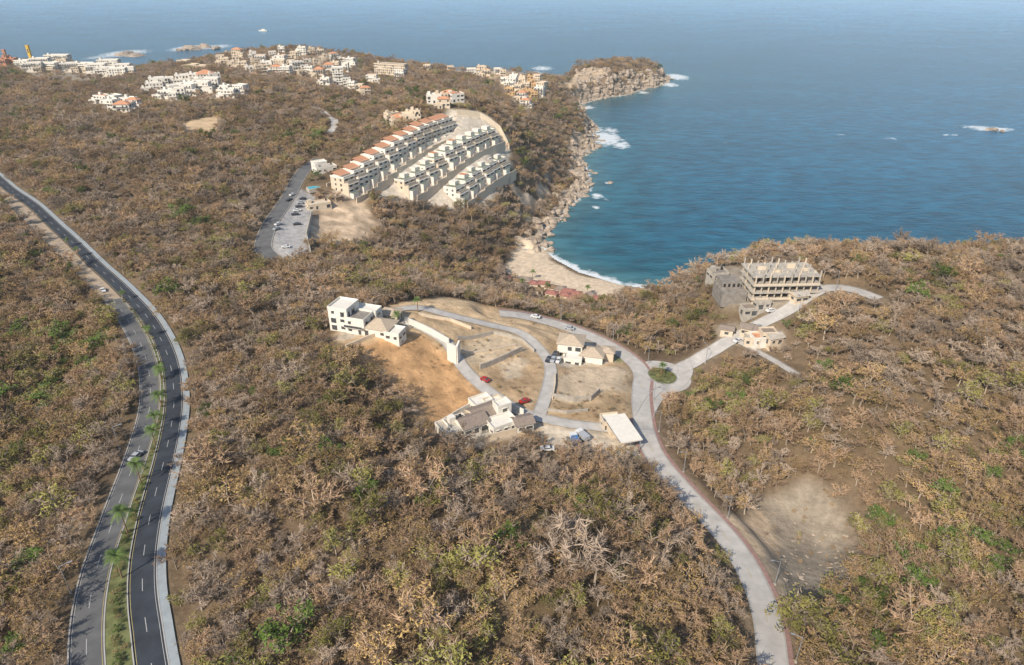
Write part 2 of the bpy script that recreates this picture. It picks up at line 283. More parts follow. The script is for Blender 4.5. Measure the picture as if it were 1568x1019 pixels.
# ---------------------------------------------------------------- sea
sx=axis([(-20000,-1600,2000),(-1600,-220,12),(-220,400,2.5),(400,800,6),(800,20001,1600)]); sy=axis([(-3000,300,400),(300,700,2.5),(700,1400,4),(1400,1900,12),(1900,40000,1500)])
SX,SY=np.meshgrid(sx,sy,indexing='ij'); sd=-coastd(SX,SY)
fo=np.exp(-np.clip(sd,0,None)/8.5)*1.0*np.clip(.5+1.0*vn(SX,SY,40,2),0,1.12)
fo=np.maximum(fo,.85*np.exp(-np.clip(sd-2,0,None)/3)*(np.hypot(SX-BE[0],SY-BE[1])<60))
for u,v,r,a in [(925,212,28,1),(950,222,16,.85),(905,198,18,1),(935,200,14,.8),(895,185,14,.9),(915,300,8,.8),(930,305,6,.6),(913,318,5,.8),(900,290,8,.8),(860,400,6,.7),(845,385,6,.8),(1285,207,8,.55),(1365,213,12,.55),(1455,207,9,.66),(1520,198,15,.95),(1495,195,14,.75),(1110,218,9,.5),(1035,118,28,1),(1025,130,20,.9),(985,142,14,.8),(190,82,60,.9),(290,74,50,1),(330,72,50,.8),(150,88,40,.7),(530,88,40,.8),(830,105,30,.8),(820,112,20,.8),(930,280,5,.7),(900,165,12,.9)]:
    c=onz(u,v,0); far=u>1050 and v>150; dx=(SX-c[0])*(.45 if far else 1); dy=(SY-c[1])*(.9 if far else .6)
    fo=np.maximum(fo,a*np.exp(-(dx*dx+dy*dy)/(r*r)))
sm=bpy.data.materials.new('sea_water'); sm.use_nodes=True; nt=sm.node_tree; b=nt.nodes['Principled BSDF']; L=nt.links
b.inputs['Roughness'].default_value=.25; b.inputs['IOR'].default_value=1.33
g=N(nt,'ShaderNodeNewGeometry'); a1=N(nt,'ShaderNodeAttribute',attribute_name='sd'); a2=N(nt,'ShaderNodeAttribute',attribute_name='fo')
r=N(nt,'ShaderNodeValToRGB'); e=r.color_ramp.elements; e[0].position=0; e[0].color=(.06,.155,.165,1); e[1].position=1; e[1].color=(.17,.42,.70,1)  # paler offshore stops paint distant haze and sky reflection into the water colour
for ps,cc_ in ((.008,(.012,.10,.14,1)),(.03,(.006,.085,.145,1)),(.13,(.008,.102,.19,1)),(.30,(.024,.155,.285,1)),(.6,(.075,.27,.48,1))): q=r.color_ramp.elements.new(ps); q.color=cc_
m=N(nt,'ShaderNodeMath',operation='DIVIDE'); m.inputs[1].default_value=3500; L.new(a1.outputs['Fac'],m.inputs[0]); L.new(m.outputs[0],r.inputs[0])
def noise(scale,det,vec=(1,1,1),rot=0):
    mp=N(nt,'ShaderNodeMapping'); mp.inputs['Scale'].default_value=vec; mp.inputs['Rotation'].default_value=(0,0,rot); L.new(g.outputs['Position'],mp.inputs['Vector']); o=N(nt,'ShaderNodeTexNoise'); o.inputs['Scale'].default_value=scale; o.inputs['Detail'].default_value=det; L.new(mp.outputs[0],o.inputs['Vector']); return o.outputs['Fac']
w1=noise(.10,6,(.45,1,1),.15); w2=noise(.012,4,(.5,1,1),-.2)
mr=N(nt,'ShaderNodeMapRange'); mr.inputs[1].default_value=.3; mr.inputs[2].default_value=.7; mr.inputs[3].default_value=.6; mr.inputs[4].default_value=1.45; L.new(w1,mr.inputs[0])
mr2=N(nt,'ShaderNodeMapRange'); mr2.inputs[1].default_value=.3; mr2.inputs[2].default_value=.7; mr2.inputs[3].default_value=.82; mr2.inputs[4].default_value=1.18; L.new(w2,mr2.inputs[0])
mm=N(nt,'ShaderNodeMath',operation='MULTIPLY'); L.new(mr.outputs[0],mm.inputs[0]); L.new(mr2.outputs[0],mm.inputs[1])
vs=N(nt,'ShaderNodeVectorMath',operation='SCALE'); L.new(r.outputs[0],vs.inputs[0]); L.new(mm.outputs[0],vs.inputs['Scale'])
f=noise(.16,9); s1=N(nt,'ShaderNodeMath',operation='ADD'); L.new(f,s1.inputs[0]); L.new(a2.outputs['Fac'],s1.inputs[1])
fr=N(nt,'ShaderNodeMapRange'); fr.inputs[1].default_value=1.0; fr.inputs[2].default_value=1.30; L.new(s1.outputs[0],fr.inputs[0])
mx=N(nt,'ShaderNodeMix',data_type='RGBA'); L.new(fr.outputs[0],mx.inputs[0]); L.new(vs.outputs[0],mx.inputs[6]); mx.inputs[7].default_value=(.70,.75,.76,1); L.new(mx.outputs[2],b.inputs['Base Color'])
bp=N(nt,'ShaderNodeBump'); bp.inputs['Strength'].default_value=.5; bp.inputs['Distance'].default_value=1.0; L.new(noise(.22,5,(.5,1,1),.15),bp.inputs['Height']); L.new(bp.outputs[0],b.inputs['Normal'])
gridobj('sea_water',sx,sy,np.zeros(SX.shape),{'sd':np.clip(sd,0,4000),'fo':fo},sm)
# ---------------------------------------------------------------- roads
def strip(k,o0,o1,dz,m,s0=0,s1=1,dash=None,mb=None,yr=None):
    p=roads[k][0]; n_=len(p); t=np.gradient(p,axis=0); t/=np.hypot(t[:,0],t[:,1])[:,None]; nr=np.stack([t[:,1],-t[:,0]],1)
    o0=np.broadcast_to(o0,(n_,)); o1=np.broadcast_to(o1,(n_,))
    nc=max(1,int(np.max(np.abs(o1-o0))/1.5)); a=int(s0*(n_-1)); e_=int(s1*(n_-1))
    for i in range(a,e_):
        if dash and (i%(dash[0]+dash[1]))>=dash[0]: continue
        if yr and not(yr[0]<=p[i,1]<yr[1]): continue
        for c in range(nc):
            q=[]
            for (ii,cc) in ((i,c),(i,c+1),(i+1,c+1),(i+1,c)):
                w=o0[ii]+(o1[ii]-o0[ii])*cc/nc; x,y=p[ii]+nr[ii]*w; q.append((x,y,G(x,y)+dz))
            mb.poly(q,m)
    return mb
def kerb(mb,k,o,dz=.3,w=.25,m='kerb',s0=0,s1=1,yr=None):
    strip(k,np.asarray(o)-w/2,np.asarray(o)+w/2,dz+.08,m,s0,s1,mb=mb,yr=yr)
p=roads['hw'][0]; Y=p[:,1]; mw=np.interp(Y,[90,125,190,240,262],[5.0,2.8,1.3,1.1,.3]); 
mb=MB(); strip('hw',-mw/2-6.0,-mw/2,.2,'asphg',mb=mb,yr=(-999,262)); strip('hw',-mw/2-6.0,-mw/2,.2,'asptan',mb=mb,yr=(262,2000)); strip('hw',mw/2,mw/2+5.6,.2,'asph',mb=mb)
strip('hw',-mw/2-3.1,-mw/2-2.98,.206,'line',dash=(2,4),mb=mb); strip('hw',mw/2+2.7,mw/2+2.82,.206,'line',dash=(2,4),mb=mb)
strip('hw',-mw/2-5.75,-mw/2-5.66,.206,'line',mb=mb); strip('hw',mw/2+5.1,mw/2+5.19,.206,'line',mb=mb); strip('hw',-mw/2-.4,-mw/2-.3,.206,'yel',mb=mb,yr=(-999,262)); strip('hw',mw/2+.3,mw/2+.4,.206,'yel',mb=mb)
mb.obj('highway')
mb=MB(); strip('hw',-mw/2+.25,mw/2-.25,.3,'grass',mb=mb,yr=(-999,262)); kerb(mb,'hw',-mw/2+.12,yr=(-999,262)); kerb(mb,'hw',mw/2-.12,yr=(-999,262)); mb.obj('highway_median')
mb=MB(); strip('hw',mw/2+5.85,mw/2+7.6,.34,'walk',mb=mb); kerb(mb,'hw',mw/2+5.7); kerb(mb,'hw',-mw/2-6.15,w=.3); mb.obj('highway_walkway')
mb=MB(); strip('main',-3.1,3.1,.2,'rconc',mb=mb); strip('main',-.06,.06,.207,'yel',dash=(2,5),mb=mb); kerb(mb,'main',-3.2)
mb.obj('concrete_road')
mb=MB(); strip('main',3.3,4.5,.33,'brick',mb=mb); kerb(mb,'main',3.2); strip('main',-4.4,-3.35,.33,'brick',mb=mb,s0=.33,s1=.52); mb.obj('brick_pavement')
for k,w,m_,nm in (('ridge',2.1,'rconc','ridge_road'),('inner',2.2,'rconc','inner_road'),('east',3.1,'rconc','east_road'),('spur',1.5,'rconc','spur_road'),('ring2',2.8,'rconc','roundabout_link_road'),('park',4.2,'asphg','parking_road'),('far',2.8,'rconc','distant_road')):
    mb=MB(); strip(k,-w,w,.215+.006*len(nm)%.03,m_,mb=mb); kerb(mb,k,w+.1); kerb(mb,k,-w-.1); mb.obj(nm)
EX=[]  # tree exclusion circles
for k_,r_ in (('east',4.5),('park',5.5),('spur',3.0)):   # cleared verge downhill of these roads
    for q in roads[k_][0][::2]: dl=math.hypot(*q); EX.append((q[0]-q[0]/dl*4.5,q[1]-q[1]/dl*4.5,r_))
rc=hit(1014,577); EX.append((rc[0],rc[1],14)); EX.append((rc[0]-2,rc[1]-12,6))
def disc(name,c,r0,r1,dz,m_,ns=40):
    mb=MB(); nr_=max(1,int((r1-r0)/1.5))
    for i in range(ns):
        for j in range(nr_):
            q=[]
            for a,bb in ((i,j),(i+1,j),(i+1,j+1),(i,j+1)):
                t=-2*math.pi*a/ns; r_=r0+(r1-r0)*bb/nr_; x=c[0]+r_*math.cos(t); y=c[1]+r_*math.sin(t); q.append((x,y,G(x,y)+dz))
            mb.poly(q,m_)
    return mb.obj(name)
disc('roundabout_road',rc,5.9,11.2,.25,'rconc'); disc('roundabout_island',rc,.01,5.6,.4,'grass'); disc('roundabout_kerb',rc,5.6,5.9,.45,'kerb')
# ---------------------------------------------------------------- buildings
def block(mb,cx,cy,w,d,z0,n_,wall='white',roof='flat',rm=None,sh=3.0,seed=0,base=5):
    R=random.Random(seed*7+int(w*13)+int(cx*5)); x0,x1,y0,y1=cx-w/2,cx+w/2,cy-d/2,cy+d/2; top=z0+n_*sh
    mb.box(x0,x1,y0,y1,z0-base,top,wall,top=rm if roof=='flat' else None)
    for f in range(n_):
        z=z0+f*sh
        for side in range(4):
            Ls=w if side%2==0 else d; k=max(1,int(Ls/3.0))
            for j in range(k):
                if R.random()<.12: continue
                c=-Ls/2+(j+.5)*Ls/k; ww=min(R.choice([.6,.8,1.1]),Ls/k*.42); h0,h1=(.05,2.2) if R.random()<.35 else (.9,2.2)
                if side==0: mb.box(cx+c-ww,cx+c+ww,y0-.04,y0+.1,z+h0,z+h1,'glass'); mb.box(cx+c-ww-.15,cx+c+ww+.15,y0-.35,y0-.05,z+h1+.05,z+h1+.2,wall)
                elif side==2: mb.box(cx+c-ww,cx+c+ww,y1-.1,y1+.04,z+h0,z+h1,'glass')
                elif side==1: mb.box(x1-.1,x1+.04,cy+c-ww,cy+c+ww,z+h0,z+h1,'glass'); mb.box(x1+.05,x1+.35,cy+c-ww-.15,cy+c+ww+.15,z+h1+.05,z+h1+.2,wall)
                else: mb.box(x0-.04,x0+.1,cy+c-ww,cy+c+ww,z+h0,z+h1,'glass'); mb.box(x0-.35,x0-.05,cy+c-ww-.15,cy+c+ww+.15,z+h1+.05,z+h1+.2,wall)
        if n_>1 and f>0 and R.random()<.7:
            mb.box(x0+.3,x1-.3,y0-1.3,y0-.002,z-.18,z,wall); mb.box(x0+.3,x1-.3,y0-1.3,y0-1.2,z+.003,z+.95,'glass' if R.random()<.4 else wall)
    if roof=='flat':
        for q in ((x0-.08,x1+.08,y0-.08,y0+.15),(x0-.08,x1+.08,y1-.15,y1+.08),(x0-.08,x0+.15,y0+.152,y1-.152),(x1-.15,x1+.08,y0+.152,y1-.152)): mb.box(*q,top-.2,top+.7,wall)
        if w>6 and R.random()<.6: mb.box(x0+1,x0+3.2,y1-3,y1-1,top+.003,top+2.2,wall); mb.cyl((x1-1.5,y1-1.5,top),(x1-1.5,y1-1.5,top+1.3),.55,.5,8,'black')
    else:
        o=.6; rh=min(w,d)*.27; a=(x0-o,y0-o,top+.05); b_=(x1+o,y0-o,top+.05); c=(x1+o,y1+o,top+.05); e_=(x0-o,y1+o,top+.05)
        ins=min(w,d)/2+o if roof=='hip' else 0
        if w>=d: r0=(x0-o+ins,cy,top+rh); r1=(x1+o-ins,cy,top+rh); mb.poly([a,b_,r1,r0],rm); mb.poly([c,e_,r0,r1],rm); mb.poly([b_,c,r1],rm if roof=='hip' else wall); mb.poly([e_,a,r0],rm if roof=='hip' else wall)
        else: r0=(cx,y0-o+ins,top+rh); r1=(cx,y1+o-ins,top+rh); mb.poly([b_,c,r1,r0],rm); mb.poly([e_,a,r0,r1],rm); mb.poly([a,b_,r0],rm if roof=='hip' else wall); mb.poly([c,e_,r1],rm if roof=='hip' else wall)
        mb.poly([a,e_,c,b_],wall)
def place(name,u,v,rot,blocks,ex=None,xy=None,lift=0):
    x,y=xy or hit(u,v); mb=MB()
    for i,bk in enumerate(blocks):
        kw=dict(bk[6]) if len(bk)>6 else {}
        block(mb,*bk[:6],seed=i+int(u),base=5+lift,**kw)
    R_=max(abs(bk[0])+bk[2]/2 for bk in blocks); R2=max(abs(bk[1])+bk[3]/2 for bk in blocks); rr_=(ex if ex is not None else max(R_,R2)+2.0)
    EX.append((x,y,rr_)); 
    if y>550: dl=math.hypot(x,y); EX.append((x-x/dl*rr_*.8,y-y/dl*rr_*.8,rr_*.7))
    return mb.obj(name,(x,y,G(x,y)+lift),math.radians(rot))
H_=lambda r,m_,wl='white':dict(roof=r,rm=m_,wall=wl)
R=random.Random(11)
def cluster(pts,wmin,wmax,nmax,cols,rot,pt=.22,lift=1.5):
    for u,v in pts:
        w=R.uniform(wmin,wmax); d=w*R.uniform(.6,.9); n_=R.randint(min(2,nmax),nmax); wl=R.choice(cols); rt=R.random()
        bl=[(0,0,w,d,0,n_,H_('hip' if rt<pt*.6 else 'flat','tile' if rt<pt else wl,wl))]
        if R.random()<.8: w2=w*R.uniform(.5,.8); bl.append((w*.5*R.choice([-1,1]),-d*.45,w2,d*.7,-1.0,max(1,n_-1),H_('flat','tile' if R.random()<pt*.5 else wl,wl)))
        nm={'white':'white_house','cream':'cream_house','ochre':'ochre_house','pink':'terracotta_house'}[wl]
        place(nm,u,v,rot+R.uniform(-25,25),bl,lift=lift)
WC=['white','white','cream','cream']; 
cluster([(375,80),(388,88),(403,72),(418,76),(432,80),(400,94),(410,104),(425,112),(440,116),(432,98),(452,92),(464,84),(478,82),(492,88),(470,100),(486,104),(500,96),(512,94),(524,98),(538,102),(350,88),(362,96),(345,98),(372,104),(385,112),(505,112),(490,120),(475,112),(530,110),(392,100),(338,94),(355,104),(418,88),(446,102),(462,118),(430,106),(400,114),(515,104),(455,108),(365,88)],8,14,3,WC,10,pt=.3)
place('white_tower_block',519,130,15,[(0,0,12,11,0,6,H_('flat','white')),(9,-2,9,9,-2,3,H_('flat','white'))],lift=1)
place('white_tower_block',444,74,5,[(0,0,10,10,0,4,H_('flat','white'))],lift=1)
cluster([(540,136),(552,140),(560,145),(500,130),(570,125)],8,13,2,WC,0)
place('apartment_block',600,114,-22,[(0,0,46,11,0,4,H_('flat','dconc','cream')),(18,-8,14,9,-2,3,H_('flat','conc','white'))],lift=1)
cluster([(268,98),(283,97),(297,104),(312,106)],12,20,1,['cream'],0)
cluster([(238,138),(245,135),(258,130),(270,142),(283,130),(262,150),(290,146),(300,136),(312,142),(318,128),(277,152),(298,124),(325,136),(272,133),(305,128),(290,138),(330,128)],11,19,3,['white'],15,pt=.08)
cluster([(348,143),(360,148),(370,142),(352,150)],10,15,2,['white','white'],0)
cluster([(160,158),(172,165),(198,170),(190,172),(207,165),(178,158),(200,162)],10,15,2,['white','white','white'],-10,pt=.5)
for u,v,w,n_ in [(40,106,22,3),(52,110,26,3),(66,106,26,4),(78,110,24,3),(92,100,36,4),(106,98,36,4),(120,96,40,4),(140,100,34,4),(132,110,30,3),(150,112,26,3),(170,108,30,4),(165,118,26,3),(188,112,26,3),(182,120,22,3),(198,118,18,3),(110,110,24,3)]:
    place('hotel_wing',u,v,R.uniform(-20,20),[(0,0,w,13,0,n_,H_('flat','white','white')),(w*.3,-8,w*.4,9,-2,max(1,n_-1),H_('flat','white','cream'))],lift=3)
cluster([(0,92),(12,96),(24,94),(35,90),(22,100),(8,102)],10,16,2,['pink','ochre','pink'],0,lift=4)
for u,v,m_,nm in ((50,98,'yell','yellow_tower'),(12,98,'pink','orange_tower')):
    x,y=hit(u,v); hh=26 if m_=='yell' else 20; mb=MB(); q_=1.9; mb.box(-q_,q_,-q_,q_,-5,hh,m_); mb.box(-q_-.4,q_+.4,-q_-.4,q_+.4,hh+.003,hh+1.2,m_); mb.box(-.8,.8,-q_-.1,-q_-.003,hh-10,hh-4,'glass'); mb.obj(nm,(x,y,G(x,y)))
cluster([(655,108),(690,110),(703,106),(715,108),(738,110),(752,108),(765,106),(775,108),(762,114),(722,114),(745,116)],9,15,2,['cream','white','ochre','cream'],0)
cluster([(775,128),(788,124),(800,126),(812,130),(822,128),(806,137),(820,138),(795,140),(785,134),(810,148),(800,152),(792,160),(818,155),(826,148),(780,145),(805,164),(770,120),(830,140)],7,12,3,['white','white','ochre','cream','cream'],-20,pt=.35)
cluster([(665,158),(676,156),(688,154),(698,156),(680,164)],9,13,2,['white','cream'],20,lift=.5)
cluster([(625,182),(612,186),(600,180),(636,176)],8,12,1,['cream'],20,lift=.5)
# terraced condominiums
def row(name,a,b_,nu,depth,kind,seed):
    A_=np.array(a); B_=np.array(b_); dv=B_-A_; Lt=np.hypot(*dv); Lu=Lt/nu; ang=math.atan2(dv[1],dv[0]); mb=MB(); z0=G(*A_); RR=random.Random(seed)
    nrm=np.array([dv[1],-dv[0]])/Lt; zs=[G(*(A_+dv*(i+.5)/nu)) for i in range(nu)]; zs=np.convolve(np.pad(zs,2,mode='edge'),np.ones(5)/5,'valid')
    for i in range(nu):
        z=zs[i]-z0; xa=i*Lu; w=Lu-.5; jog=RR.uniform(-.8,.8)
        nst=3 if kind=='a' else 2; wm_='white' if RR.random()<.75 else 'cream'
        mb.box(xa,xa+w,0+jog,depth+jog,z-9,z+nst*3.1,wm_,top='cream' if kind=='a' else 'groof')
        mb.box(xa+.01,xa+w-.01,-3.2+jog,jog-.002,z-9,z+3.1*(nst-1)-.1,wm_,top='cream')
        mb.box(xa+.5,xa+w*.55,-6.2+jog,-3.202+jog,z-9,z+.2,'white',top='groof')
        for f in range(nst):
            yy=(jog if f==nst-1 else -3.2+jog); zz=z+f*3.1+(.35 if f==nst-1 else .1)
            mb.box(xa+1.1,xa+w*.36,yy-.05,yy+.2,zz,zz+1.9,'glass'); mb.box(xa+w*.62,xa+w-1.3,yy-.05,yy+.2,zz+(.8 if RR.random()<.5 else 0),zz+1.9,'glass')
            mb.box(xa+.3,xa+w-.3,yy-.7,yy-.052,zz+2.25,zz+2.4,'white')
            mb.box(xa+.3,xa+w-.3,yy-.7,yy-.6,zz-.1,zz+.8,'white')
        mb.box(xa+.2,xa+w-.2,-3.2+jog,-3.1+jog,z+3.1*(nst-1),z+3.1*(nst-1)+.9,'cream')
        for f in range(nst):
            mb.box(xa-.06,xa+.1,2+jog,3.4+jog,z+f*3.1+.8,z+f*3.1+2.2,'glass'); mb.box(xa-.06,xa+.1,6.5+jog,7.6+jog,z+f*3.1+.8,z+f*3.1+2.2,'glass')
        T=z+nst*3.1
        for q in ((xa-.1,xa+w+.1,jog-.1,jog+.15),(xa-.1,xa+.15,jog+.152,depth+jog),(xa+w-.15,xa+w+.1,jog+.152,depth+jog)): mb.box(*q,T-.25,T+.8,'white')
        if kind=='a':
            y0=3+jog; y1=depth+jog; mb.poly([(xa+.2,y0,T+.9),(xa+w-.2,y0,T+.9),(xa+w-.2,y1-1.5,T+2.6),(xa+.2,y1-1.5,T+2.6)],'tile'); mb.box(xa+.3,xa+w-.3,y0+.6,y1-1.6,T,T+1.1,'white'); mb.poly([(xa+.2,y1,T+.9),(xa+.2,y1-1.5,T+2.6),(xa+w-.2,y1-1.5,T+2.6),(xa+w-.2,y1,T+.9)],'tile')
        else:
            mb.box(xa+w*.55,xa+w-.4,depth*.45+jog,depth-.3+jog,T+.003,T+2.5,'white',top='tile' if RR.random()<.3 else None); mb.box(xa+.8,xa+2.3,1.2+jog,2.4+jog,T+.003,T+.5,'conc')
    mb.obj(name,(A_[0],A_[1],z0),ang)
    wb=MB()
    for i in range(nu):
        z=zs[i]-z0; wb.box(i*Lu-.2,(i+1)*Lu-.2,-9.5,-9.0,z-10,z-1.8,'cream'); wb.box(i*Lu,(i+1)*Lu,depth+3,depth+3.5,z-8,z+4,'cream')
    wb.obj('retaining_wall',(A_[0],A_[1],z0),ang)
    for i in range(nu*2):
        c=A_+dv*i/(2*nu)-nrm*depth/2; EX.append((c[0],c[1],depth))
row('terraced_condominium',hit(528,298),hit(694,192),12,11,'a',1)
row('terraced_condominium',hit(622,300),hit(758,212),10,10,'b',2)
row('terraced_condominium',hit(698,310),hit(774,264),6,10,'b',3)
def wall(name,l,h,th,m_,dz=-3,world=None):
    P=world or px(l); mb=MB()
    for i in range(len(P)-1):
        (xa,ya),(xb,yb)=P[i],P[i+1]; Ls=math.hypot(xb-xa,yb-ya); k=max(1,int(Ls/4)); nx_,ny_=-(yb-ya)/Ls*th/2,(xb-xa)/Ls*th/2
        for j in range(k):
            x0,y0=xa+(xb-xa)*j/k,ya+(yb-ya)*j/k; x1,y1=xa+(xb-xa)*(j+1)/k,ya+(yb-ya)*(j+1)/k; z0,z1=G(x0,y0),G(x1,y1); b0,t0,b1,t1=z0+dz,z0+h,z1+dz,z1+h
            v=[(x0-nx_,y0-ny_),(x1-nx_,y1-ny_),(x1+nx_,y1+ny_),(x0+nx_,y0+ny_)]
            mb.poly([(*v[0],b0),(*v[1],b1),(*v[1],t1),(*v[0],t0)],m_); mb.poly([(*v[2],b1),(*v[3],b0),(*v[3],t0),(*v[2],t1)],m_); mb.poly([(*v[0],t0),(*v[1],t1),(*v[2],t1),(*v[3],t0)],m_)
            if j==0 and i==0: mb.poly([(*v[3],b0),(*v[0],b0),(*v[0],t0),(*v[3],t0)],m_)
            if j==k-1: mb.poly([(*v[1],b1),(*v[2],b1),(*v[2],t1),(*v[1],t1)],m_)
    return mb.obj(name)
wall('retaining_wall',[(620,494),(660,512),(688,528)],2.6,.6,'white'); wall('retaining_wall',[(686,551),(700,558)],7.5,.7,'white',dz=-4); wall('retaining_wall',[(700,558),(704,548)],7.5,.7,'white',dz=-4)
wall('retaining_wall',[(530,534),(560,521),(600,508),(630,503)],1.5,.5,'cream'); wall('retaining_wall',[(845,610),(880,616),(905,614),(918,602)],2.2,.4,'conc')
wall('retaining_wall',[(700,520),(756,512),(800,524),(818,540)],1.6,.4,'conc'); wall('compound_wall',[(668,657),(704,635),(742,614),(775,622),(802,636)],2.4,.3,'white'); wall('compound_wall',[(668,657),(722,680),(790,664)],2.2,.3,'cream')
wall('retaining_wall',[(477,395),(470,365),(478,330)],3,.5,'conc'); wall('retaining_wall',[(700,176),(735,180),(765,200),(780,230)],4,.6,'cream')
wall('yard_wall',[(830,682),(870,690),(930,700)],1.4,.3,'conc'); wall('retaining_wall',[(735,566),(770,552),(800,538)],2.2,.4,'conc'); wall('retaining_wall',[(850,575),(850,590),(846,612)],1.2,.4,'cream')
wall('retaining_wall',[(640,483),(690,492),(722,505)],1.4,.4,'cream'); wall('retaining_wall',[(838,630),(868,634),(900,630)],1.2,.3,'conc'); wall('retaining_wall',[(705,541),(750,538),(790,530)],1.0,.4,'cream')
# near houses
place('white_villa',556,505,-18,[(-8,1,8,9,0,3,H_('flat','white')),(-1,0,8,8,0,2,H_('flat','dconc')),(7,1,10,9,0,1,H_('hip','btile','white')),(-3,6,14,5,0,2,H_('flat','white')),(14,-1,6,6,-.5,1,H_('flat','white'))],ex=15)
place('pavilion_house',600,488,-10,[(0,0,7,6,0,1,H_('hip','btile','cream'))])
x,y=hit(590,497); mb=MB(); mb.box(-4,4,-2,2,-.5,.5,'conc'); mb.box(-3.6,3.6,-1.6,1.6,.3,.504,'pool'); mb.obj('swimming_pool',(x,y,G(x,y)+.2),-.2)
place('beige_roof_house',888,545,-12,[(-4,2,10,9,0,2,H_('hip','btile','white')),(5,-1,9,8,0,1,H_('hip','btile','white')),(-2,-6,7,5,-.3,1,H_('flat','white')),(11,2,5,5,0,1,H_('hip','btile','cream'))],ex=12)
place('grey_roof_house',722,655,32,[(0,0,9,7,0,1,H_('gable','gtile')),(-8,1,6,7,0,1,H_('flat','conc'))]); place('grey_roof_house',742,640,32,[(0,0,10,7,0,1,H_('gable','gtile','cream')),(2,6,7,5,0,1,H_('flat','white'))])
place('white_house',768,656,30,[(0,0,9,6,0,1,H_('flat','white')),(3,5,5,4,0,2,H_('flat','white'))]); place('grey_roof_house',800,655,20,[(0,0,6,5,0,1,H_('gable','gtile'))]); place('white_house',700,658,32,[(0,0,7,6,0,1,H_('flat','conc'))])
place('cream_house',756,626,30,[(0,0,6,5,0,1,H_('flat','white','cream'))])
x,y=hit(952,672); mb=MB()
for a in (-3.4,0,3.4):
    for c in (-6.5,6.5): mb.cyl((a,c,-2),(a,c,4.2),.15,.15,6,'metal')
mb.poly([(-3.8,-7,4.2),(3.8,-7,4.2),(3.8,7,4.8),(-3.8,7,4.8)],'white'); mb.box(-3.8,3.8,-7.1,-7.002,3.8,4.3,'white'); mb.box(-3.6,3.6,1,6,-2,3.2,'cream'); mb.box(-3.85,-3.802,-7,7,4.0,4.4,'metal'); mb.obj('canopy_shed',(x,y,G(x,y)),.28); EX.append((x,y,9))
place('site_office',934,652,10,[(0,0,6,5,0,1,H_('flat','white','cream'))])
# unfinished hotel
x,y=hit(1190,447); mb=MB(); Wd,Dp=27,15
for f in range(4):
    z=f*3.2-1; st=0 if f<3 else 2
    mb.box(-Wd/2-1,Wd/2+1,-Dp/2-1+st,Dp/2+1,z,z+.45,'conc')
    if f<3:
        mb.box(-Wd/2+.6,Wd/2-.6,-Dp/2+3.5,Dp/2-.5,z+.45,z+3.2,'dconc')
        if f!=1: mb.box(-Wd/2-1,Wd/2*(.2+.4*f),-Dp/2-1,-Dp/2-.7,z+.452,z+1.2,'cream')
        for i in range(6): mb.box(-Wd/2+2+i*4,-Wd/2+3.4+i*4,-Dp/2+3.44,-Dp/2+3.6,z+.46,z+2.5,'black')
for i in range(10):
    for j in range(4):
        xx=-Wd/2+i*Wd/9; yy=-Dp/2+j*Dp/3; mb.box(xx-.24,xx+.24,yy-.24,yy+.24,-7,9.8+((i*7+j*5)%4)*.75,'conc' if (i+j)%2 else 'cream')
for i,(a,c,h_) in enumerate(((-10,1,1.6),(-4,-2,1.0),(3,2,2.2),(8,-1,1.2))): mb.box(a,a+3.6,c,c+.25,9.06,9.06+h_,'cream'); mb.box(a+3.61,a+3.85,c,c+4,9.06,9.06+h_*.8,'conc')
mb.box(-Wd/2-12,-Wd/2-1.2,-4,8,-6,1.0,'dconc',top='dconc'); mb.box(-Wd/2-11,-Wd/2-3,0,8,1.003,3.8,'dconc'); 
for i in range(4): mb.box(-Wd/2-10.5+i*2,-Wd/2-9.5+i*2,-.06,.05,1.6,3.2,'black')
mb.obj('unfinished_concrete_building',(x,y,G(x,y)+1),.04); EX.append((x,y,17)); EX.append((x-18,y,10))
cl=[(1118,405,8,'dconc'),(1098,425,8,'dconc'),(1110,440,7,'gtile'),(1145,480,6,'gtile'),(1165,470,6,'conc')]
for u,v,w,m_ in cl: place('concrete_hut',u,v,10,[(0,0,w,w*.8,0,1,H_('flat',m_,'conc'))])
for u,v,w,rm in [(1162,524,7,'tile'),(1174,517,6,'gtile'),(1183,524,6,'conc'),(1145,510,6,'gtile'),(1150,526,6,'conc'),(1222,460,6,'conc'),(1112,512,5,'gtile')]:
    place('small_house',u,v,R.uniform(-30,30),[(0,0,w,w*.8,0,1,H_(R.choice(['gable','flat']),rm,'cream' if rm!='tile' else 'white'))])
for i,(u,v) in enumerate([(775,432),(790,436),(805,434),(818,440),(832,440),(845,446),(858,448),(870,452),(882,456),(893,460),(905,458),(865,458),(880,463),(822,450),(800,445),(845,455),(915,463)]):
    place('beach_restaurant',u,v,-15+R.uniform(-15,15),[(0,0,R.uniform(5,8),5,0,1,H_('hip',['rroof','wood','gtile','rroof'][i%4],'cream'))],ex=5)
place('parking_house',498,262,35,[(0,0,14,8,0,1,H_('flat','conc')),(0,10,9,7,1,1,H_('flat','white'))]); place('parking_house',488,318,30,[(0,0,14,7,0,1,H_('flat','cream','cream'))])
x,y=hit(485,288); mb=MB(); mb.box(-6,6,-3,3,-2,.5,'conc'); mb.box(-5.5,5.5,-2.5,2.5,.3,.504,'pool'); mb.obj('swimming_pool',(x,y,G(x,y)+.3),.6); EX.append((x,y,8))
x,y=hit(776,268); mb=MB(); mb.box(-4,4,-6,6,-5,.5,'conc'); mb.box(-3.5,3.5,-5.5,5.5,.3,.504,'pool'); mb.obj('swimming_pool',(x,y,G(x,y)+.3),-.3); EX.append((x,y,8))
